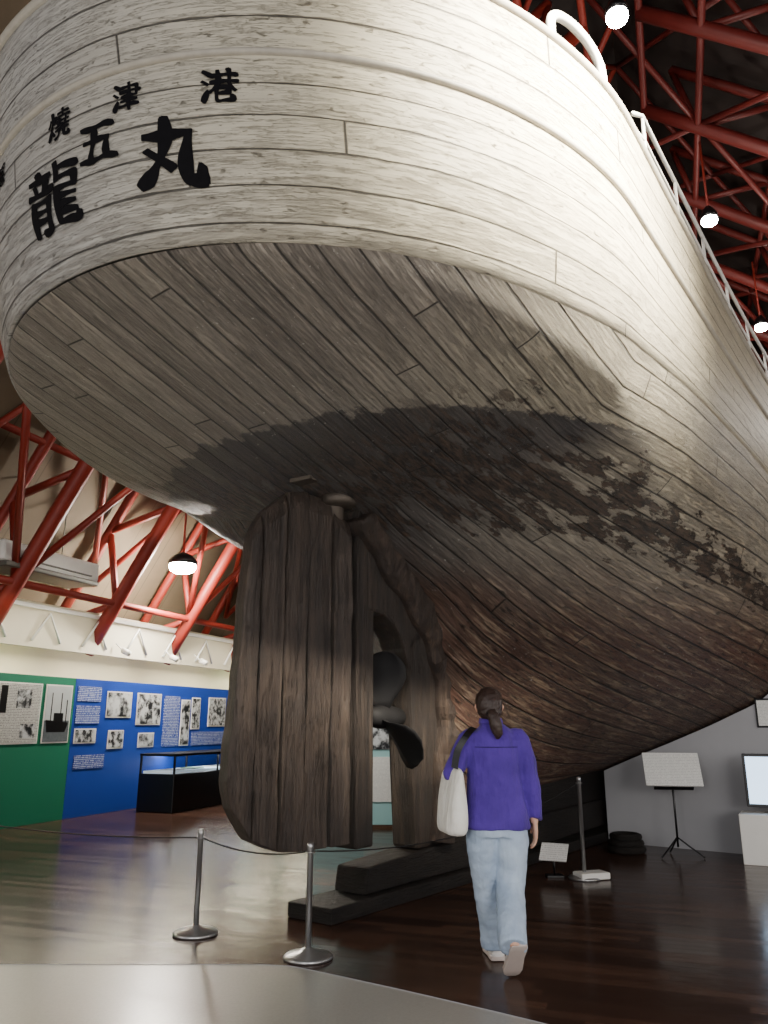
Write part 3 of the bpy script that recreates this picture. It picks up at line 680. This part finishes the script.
PB=Vector((4.14,8.72,0)); o=tb("plinth",PB+Vector((0,0,.245)),(.75,.42,.49),M_white,None,.006); top(o,"low white painted display plinth","plinth")
PB=PB+Vector((.12,-.06,0))
e=empty("television",PB+Vector((0,0,.49))); top(e,"flat television with glowing pale blue screen on white plinth","television")
M_scr=simple("screen_glow",(.55,.74,1),.3,0,3,.2,0,emit=2.6)
Mz=Matrix.Rotation(TZ,3,'Z')
tb("tv_foot",PB+Vector((0,0,.502)),(.4,.22,.02),M_black,e); tb("tv_neck",PB+Vector((0,0,.54)),(.08,.05,.08),M_black,e)
tb("tv_frame",PB+Vector((0,0,.82)),(.86,.05,.54),M_black,e,.006); tb("tv_screen",PB+Mz@Vector((0,-.027,0))+Vector((0,0,.82)),(.80,.006,.48),M_scr,e,0)
def easel(base,zc,w,h,tilt,label):
    base=Vector(base); e=empty("sign_stand",base); top(e,label,"sign stand")
    for an in(90,210,330):
        d=Vector((math.cos(math.radians(an)),math.sin(math.radians(an)),0)); tube("tripod_leg",smoothpath([base+Vector((0,0,.2)),base+d*.14+Vector((0,0,.1)),base+d*.27+Vector((0,0,.012))],3),.009,M_black,e,8)
    tube("stand_pole",[base+Vector((0,0,.1)),base+Vector((0,0,zc))],.012,M_black,e,10)
    rz=math.radians(-12)
    box("sign_board",base+Vector((0,-.03,zc)),(w,.02,h),M_paper2,e,rz,math.radians(-tilt),.003)
    v,f=boxdata(base+Vector((0,-.03,zc-.2)),(w*.7,.05,.012),rz,math.radians(-tilt)); mobj("sheet_ledge",v,f,M_black,e,False)
easel((3.22,9.2,0),.91,.60,.40,32,"white printed sign on black tripod stand")
e=empty("floor_notice",(1.62,8.05,0)); top(e,"small tilted white notice on a low black stand","notice")
box("notice_base",(1.62,8.05,.01),(.16,.12,.02),M_black,e); tube("notice_pole",[(1.62,8.05,.01),(1.62,8.05,.2)],.01,M_black,e,8)
box("notice_sheet",(1.62,8.03,.22),(.26,.012,.2),M_paper2,e,math.radians(-25),math.radians(-48),.002)
def stanchion(base,h,sq=False,lab=""):
    base=Vector(base); e=empty("barrier_post",base); top(e,lab,"barrier post","steel barrier posts")
    lathe("post_base",base,[(.15,0),(.155,.012),(.14,.025),(.06,.04),(.03,.06)],M_steel,e)
    if sq: box("base_weight",base+Vector((.06,-.02,.035)),(.30,.18,.06),M_white,e,.3,0,.012)
    lathe("post_pole",base+Vector((0,0,.03)),[(.019,0),(.019,h-.06),(.022,h-.055),(.022,h-.03),(.012,h-.022)],M_steel,e,18)
    tube("rope_ring",[base+Vector((.03*math.cos(t*math.pi/6),.0+.03*math.sin(t*math.pi/6),h-.05)) for t in range(13)],.004,M_steel,e,6)
    return base+Vector((0,0,h-.05))
s1=stanchion((-1.30,5.95,0),.67,False,"slim steel barrier post with round domed base")
s2=stanchion((-.47,5.38,0),.66,False,"slim steel barrier post with round domed base")
s3=stanchion((1.88,7.95,0),.90,True,"taller steel barrier post with pale weighted base")
s4=stanchion((-4.2,7.6,0),.67,False,"slim steel barrier post with round domed base")
M_rope=simple("thin_dark_rope",srgb(30,28,28),.7,0,60,.2,.1)
def rope(A_,B_,sag,lab):
    d=(B_-A_).normalized()*.028; A_=A_+d; B_=B_-d
    pts=[A_.lerp(B_,i/24)-Vector((0,0,sag*4*(i/24)*(1-i/24))) for i in range(25)]; o=tube("barrier_rope",pts,.005,M_rope,None,6); top(o,lab,"rope","barrier ropes")
rope(s1,s2,.05,"thin dark rope between two steel barrier posts"); rope(s2,s3,.16,"thin dark rope between two steel barrier posts"); rope(s1,s4,.06,"thin dark rope running off from barrier post")
e=[]
for i in range(3):
    v,f=tubedata([Vector((2.74+.18*math.cos(t*math.pi/12)*(1-.1*i),9.50+.18*math.sin(t*math.pi/12)*(1-.1*i),.04+.065*i)) for t in range(25)],.038,8); e.append((v,f))
o=mobj("rope_coil",*merge(e),M_keel,None); top(o,"dark coiled old rope on the floor under the hull","rope")
# ------------------------------------------------------------ WOMAN
WO=Vector((.69,5.12,0))
def wv(x,y,z): return WO+Vector((x,y,z))
person=empty("person",WO); top(person,"person walking away in purple shirt and pale blue jeans","person")
def rings(rs,n=24):
    V=[];F=[]
    for (x,y,z,rx,ry) in rs:
        for k in range(n):
            an=2*math.pi*k/n; c,s=math.cos(an),math.sin(an); V.append(wv(x+rx*math.copysign(abs(c)**.85,c),y+ry*math.copysign(abs(s)**.9,s),z))
    for i in range(len(rs)-1):
        for k in range(n): F.append((i*n+k,i*n+(k+1)%n,(i+1)*n+(k+1)%n,(i+1)*n+k))
    F.append(tuple(range(n))); F.append(tuple((len(rs)-1)*n+k for k in range(n))); return V,F
def limb(pts,rad,n=16,m=4):
    P=smoothpath([wv(*p) for p in pts],m); r=[]
    for i in range(len(rad)-1):
        for k_ in range(m): r.append(rad[i]+(rad[i+1]-rad[i])*k_/m)
    r.append(rad[-1]); return tubedata(P,r,n)
def cloth(name,ds,mat,voxel,smooth=6,disp=()):
    v,f=merge(ds); o=mobj(name,v,f,mat,person)
    m=o.modifiers.new("r","REMESH"); m.mode='VOXEL'; m.voxel_size=voxel; m.use_smooth_shade=True
    m=o.modifiers.new("sm","SMOOTH"); m.iterations=smooth; m.factor=.6
    for sc,stn,dep in disp:
        t=bpy.data.textures.new(name,'CLOUDS'); t.noise_scale=sc; t.noise_depth=dep
        m=o.modifiers.new("d","DISPLACE"); m.texture=t; m.texture_coords='LOCAL'; m.strength=stn; m.mid_level=.5
    return o
def hand(wr,dirv,side,curl):
    wr=Vector(wr); d=Vector(dirv).normalized(); sd=Vector((0,1,0)); sd=(sd-d*sd.dot(d)).normalized(); nn=Vector((-side,0,0)); nn=(nn-d*nn.dot(d)-sd*nn.dot(sd)).normalized()
    out=[]
    L=lambda p:WO+p
    for q in(-.026,-.009,.009,.026):
        out.append(tubedata([L(wr-d*.01+sd*q*.6),L(wr+d*.04+sd*q),L(wr+d*.085+sd*q)],[.015,.014,.011],10))
    for q,ln in((.027,.068),(.009,.078),(-.009,.072),(-.027,.056)):
        b0=wr+d*.08+sd*q; p1=b0+d*ln*.42+nn*.004; p2=p1+(d*math.cos(curl)+nn*math.sin(curl))*ln*.34; p3=p2+(d*math.cos(curl*2)+nn*math.sin(curl*2))*ln*.28
        out.append(tubedata([L(b0-d*.01),L(b0),L(p1),L(p2),L(p3)],[.0095,.0092,.0085,.008,.0062],10))
    t0=wr+d*.025+sd*.028; t1=t0+(d*.7+sd*.6+nn*.3)*.035; t2=t1+(d*.9+sd*.2+nn*.3)*.028
    out.append(tubedata([L(t0-sd*.012),L(t0),L(t1),L(t2)],[.013,.012,.0095,.007],10)); return out
def skinmat():
    k=NT("skin"); n=k.noise(k.pos(),30.,3); k.col(k.mix(n,srgb(206,158,132),srgb(224,178,152))); k.b.inputs["Roughness"].default_value=.5; k.b.inputs["Subsurface Weight"].default_value=.1; k.b.inputs["Subsurface Radius"].default_value=(.02,.01,.005); return k.m
HX=-.02
body=[rings([(0,0,.80,.14,.10),(0,0,.9,.15,.11),(0,0,1.02,.12,.09),(0,0,1.15,.13,.095),(0,0,1.28,.145,.095),(0,0,1.35,.12,.07),(0,0,1.385,.058,.053),(-.01,.01,1.43,.048,.050),(HX,.02,1.47,.052,.056)]),
 rings([(HX,.035,1.39,.02,.03),(HX,.04,1.405,.042,.055),(HX,.03,1.44,.06,.078),(HX,.022,1.48,.07,.090),(HX,.02,1.52,.074,.096),(HX,.018,1.56,.070,.090),(HX,.012,1.595,.05,.066),(HX,.01,1.612,.02,.03)])]
body+= [limb([(HX,.118,1.52),(HX,.130,1.49),(HX,.134,1.475)],[.008,.013,.014],10), limb([(HX-.022,.108,1.435),(HX,.119,1.435),(HX+.022,.108,1.435)],[.007,.010,.007],8),
 limb([(HX-.074,.01,1.525),(HX-.082,.004,1.505),(HX-.074,.01,1.475)],[.008,.013,.007],8), limb([(HX+.074,.01,1.525),(HX+.082,.004,1.505),(HX+.074,.01,1.475)],[.008,.013,.007],8)]
RW=(.235,.0,.815); LW=(-.20,.20,1.17)
body+= [limb([(.11,0,1.32),(.16,0,1.31),(.205,-.03,1.06),RW],[.045,.045,.036,.023]), limb([(-.11,0,1.32),(-.16,0,1.31),(-.265,-.04,1.09),LW],[.045,.045,.036,.023])]
body+= [limb([(.08,0,.86),(.078,.01,.48),(.045,-.24,.26),(.04,-.29,.20)],[.085,.052,.032,.028]), limb([(-.08,0,.86),(-.05,.16,.47),(-.01,.27,.12),(-.01,.28,.09)],[.085,.052,.034,.030])]
body+= hand(RW,(.02,.10,-1),1,.45)+hand(LW,(.45,.75,.25),-1,1.0)
cloth("body",body,skinmat(),.0045,2)
def eye(x):
    v,f=rings([(x,.104,1.495,.002,.001),(x,.104,1.499,.011,.009),(x,.104,1.505,.014,.011),(x,.104,1.511,.011,.009),(x,.104,1.515,.002,.001)],12); return mobj("eye",v,f,M_white,person)
eye(HX-.028); eye(HX+.028)
def fabric(name,c1,c2,sc,wr=.5):
    k=NT(name); p=k.pos(); P=k.sep(p); n=k.noise(p,sc,5,.65); w=k.noise(k.comb(k.math('MULTIPLY',P[0],22.),k.math('MULTIPLY',P[1],22.),k.math('MULTIPLY',P[2],6.)),1.,3,.5); f=k.noise(p,420.,2)
    k.col(k.mix(k.ss(n,.3,.7),c1,c2)); k.b.inputs["Roughness"].default_value=.8; k.bump(k.math('ADD',w,k.math('MULTIPLY',f,.05)),wr,.025); k.b.inputs["Sheen Weight"].default_value=.1; return k.m
M_shirt=fabric("purple_cotton",srgb(66,36,138),srgb(82,50,160),4,.8)
M_jean=fabric("pale_blue_denim",srgb(160,180,206),srgb(192,210,230),4,.5)
shirt=[rings([(0,0,.785,.204,.142),(0,0,.80,.206,.144),(0,0,.86,.196,.138),(0,0,.98,.176,.126),(0,0,1.10,.170,.122),(0,0,1.22,.176,.118),(0,0,1.30,.176,.108),(0,0,1.345,.152,.092),(0,0,1.375,.095,.078),(0,.0,1.395,.070,.068)]),
 rings([(HX*.4,.005,1.37,.072,.070),(HX*.6,.004,1.395,.070,.070),(HX*.7,.002,1.425,.066,.068)]),
 limb([(.11,0,1.298),(.165,0,1.29),(.213,-.03,1.07),(.236,-.0,.87),(.236,.0,.835)],[.068,.068,.056,.049,.045]),
 limb([(-.11,0,1.298),(-.165,0,1.29),(-.265,-.045,1.10),(-.22,.12,1.14),(-.205,.175,1.16)],[.068,.068,.058,.049,.045])]
cloth("shirt",shirt,M_shirt,.007,4,((.11,.016,1),(.05,.005,1)))
M_seam=simple("purple_seam_thread",srgb(40,20,92),.8,0,40,.1,.1)
tube("shirt_yoke_seam",[wv(.165*math.cos(math.radians(an)),.113*math.sin(math.radians(an))-.006,1.262) for an in range(205,336,10)],.0028,M_seam,person,6)
v,f=rings([(HX*.7,-.002,1.40,.075,.074),(HX*.7,-.002,1.412,.076,.075),(HX*.7,0,1.435,.069,.070),(HX*.7,0,1.436,.062,.064)]); mobj("shirt_collar",v,f,M_shirt,person)
jeans=[rings([(0,0,.74,.168,.12),(0,0,.80,.178,.125),(0,0,.88,.162,.12),(0,0,.95,.14,.10)]),
 limb([(.083,0,.80),(.088,.0,.70),(.078,.02,.47),(.045,-.16,.30),(.034,-.275,.19)],[.10,.103,.088,.084,.080],20,5),
 limb([(-.083,0,.80),(-.083,.03,.70),(-.062,.13,.46),(-.018,.21,.22),(-.008,.25,.075)],[.10,.103,.086,.082,.082],20,5)]
cloth("jeans",jeans,M_jean,.008,5,((.10,.016,1),(.045,.006,1)))
M_sneak=simple("white_sneaker_leather",srgb(224,220,216),.5,0,20,.06,.05); M_sole=simple("sneaker_sole",srgb(200,186,178),.7,0,20,.08,.05)
def shoe(toe,pitch,yaw):
    toe=wv(*toe); M_=Matrix.Rotation(yaw,3,'Z')@Matrix.Rotation(-pitch,3,'X')
    sh=empty("shoe",toe,person)
    rs=[(-.285,.030,.055),(-.275,.042,.085),(-.23,.046,.095),(-.17,.043,.090),(-.11,.048,.070),(-.055,.052,.054),(-.018,.042,.042),(-.002,.022,.026)]
    V=[];F=[];n=14
    for y,w,h in rs:
        for k_ in range(n):
            an=2*math.pi*k_/n; V.append(toe+M_@Vector((w*math.copysign(abs(math.cos(an))**.7,math.cos(an)),y,.012+max(0,math.sin(an))**.8*h+min(0,math.sin(an))*.006)))
    for i in range(len(rs)-1):
        for k_ in range(n): F.append((i*n+k_,i*n+(k_+1)%n,(i+1)*n+(k_+1)%n,(i+1)*n+k_))
    F.append(tuple(range(n))); F.append(tuple((len(rs)-1)*n+k_ for k_ in range(n)))
    o=mobj("shoe_upper",V,F,M_sneak,sh); o.modifiers.new("s","SUBSURF").levels=1
    V=[];F=[];m=len(rs)
    for y,w,h in rs:
        for x in(-w*1.08,w*1.08):
            for z in(0,.026): V.append(toe+M_@Vector((x,y,z)))
    for i in range(m-1):
        q=i*4; F+=[(q,q+1,q+5,q+4),(q+2,q+6,q+7,q+3),(q,q+4,q+6,q+2),(q+1,q+3,q+7,q+5)]
    F+=[(0,2,3,1),(4*m-4,4*m-3,4*m-1,4*m-2)]
    mobj("shoe_sole",V,F,M_sole,sh,True,bevel=.004)
shoe((.040,-.11,.004),math.radians(46),math.radians(8)); shoe((-.010,.47,.004),0,math.radians(4))
def hairmat():
    k=NT("dark_brown_hair"); P=k.sep(k.pos()); v=k.comb(k.math('MULTIPLY',P[0],160.),k.math('MULTIPLY',P[1],160.),k.math('MULTIPLY',P[2],14.)); n=k.noise(v,1.,3)
    k.col(k.mix(n,srgb(24,15,13),srgb(62,42,34))); k.b.inputs["Roughness"].default_value=.45; k.bump(n,.6,.01); return k.m
M_hair=hairmat()
hair=[rings([(HX,-.035,1.43,.05,.045),(HX,-.022,1.46,.073,.075),(HX,-.008,1.50,.083,.095),(HX,.0,1.54,.085,.103),(HX,.006,1.58,.077,.093),(HX,.008,1.61,.055,.068),(HX,.008,1.628,.02,.03)]),
 limb([(HX,-.105,1.47),(HX+.008,-.13,1.44),(HX+.02,-.135,1.39),(HX+.03,-.13,1.34),(HX+.03,-.125,1.31)],[.032,.036,.040,.030,.010],14)]
cloth("hair",hair,M_hair,.005,3,((.03,.010,2),))
tube("hair_tie",[wv(HX+.004+.034*math.cos(t*math.pi/6),-.118+.024*math.sin(t*math.pi/6),1.462-.006*math.sin(t*math.pi/6)) for t in range(13)],.006,M_black,person,8)
bag=empty("tote_bag",wv(-.27,-.05,.76)); top(bag,"white canvas tote bag hanging from shoulder by black strap","bag")
V=[];F=[];n=28
for (z,rx,ry,dx) in((.755,.03,.12,0),(.765,.055,.165,0),(.80,.066,.178,0),(.90,.064,.178,.0),(1.0,.05,.172,.005),(1.08,.035,.165,.01),(1.15,.018,.158,.015)):
    for k_ in range(n):
        an=2*math.pi*k_/n; c,s=math.cos(an),math.sin(an); V.append(wv(-.276+dx+rx*math.copysign(abs(c)**.7,c)*(1+.12*math.sin(5*an+z*20)),-.05+ry*math.copysign(abs(s)**.6,s),z))
for i in range(6):
    for k_ in range(n): F.append((i*n+k_,i*n+(k_+1)%n,(i+1)*n+(k_+1)%n,(i+1)*n+k_))
F.append(tuple(range(n))); F.append(tuple(6*n+k_ for k_ in range(n)))
rz=Matrix.Rotation(math.radians(14),3,'Z'); cen=wv(-.276,-.05,0); V=[cen+rz@(v-cen) for v in V]
o=mobj("bag_body",V,F,fabric("white_canvas",srgb(238,235,224),srgb(250,248,240),8,.7),bag); o.modifiers.new("s","SUBSURF").levels=1
for yy in(-.15,.05):
    pts=smoothpath([wv(-.262,yy,1.14),wv(-.238,-.12 if yy<0 else .06,1.24),wv(-.175,-.095 if yy<0 else .07,1.335),wv(-.122,-.01,1.378)],6)
    V=[];F=[]
    for p in pts:
        for dx,dy in((-.020,-.010),(.018,-.013),(.018,.004),(-.020,.008)): V.append(p+Vector((dx,dy,-dx*.35)))
    for i in range(len(pts)-1):
        for j in range(4): F.append((i*4+j,i*4+(j+1)%4,(i+1)*4+(j+1)%4,(i+1)*4+j))
    mobj("bag_strap",V,F,M_black,bag,False)
# ------------------------------------------------------------ lights
light("key_spot",'SPOT',(3.6,1.0,8.0),70000,(1,.92,.76),.8,(1.40,4.65,5.60),.60,1.0)
light("fill_light",'POINT',(-3.0,-1.5,5.5),50,(.95,.97,1),.7)  # this and the points below are added fill, with no fixtures in the hall
light("fill_light",'POINT',(3.5,-2.0,2.6),220,(1,.96,.91),1.0)
light("fill_light",'POINT',(-2.5,-3.0,2.0),520,(1,.97,.94),1.0)
light("fill_light",'POINT',(2.5,-3.0,2.0),600,(1,.96,.92),1.0)
light("fill_light",'POINT',(4.6,1.4,1.2),130,(1,.95,.90),.9)
light("fill_light",'POINT',(6.5,4.0,2.0),300,(1,.95,.88),.8)
light("fill_light",'POINT',(-6.5,3.5,2.6),190,(1,.95,.90),.6)
light("fill_light",'POINT',(8,11,6),240,(1,.93,.85),.4)
cam=bpy.data.cameras.new("camera"); co=bpy.data.objects.new("camera",cam); C.objects.link(co)
co.location=(0,0,1.4); co.rotation_euler=(math.radians(90)+TH,0,0); cam.sensor_fit='VERTICAL'; cam.sensor_height=36; cam.lens=FP/1024*36
bpy.context.scene.camera=co
w=bpy.data.worlds.new("w"); bpy.context.scene.world=w; w.use_nodes=True; w.node_tree.nodes["Background"].inputs[0].default_value=(.95,.95,1,1); w.node_tree.nodes["Background"].inputs[1].default_value=.6
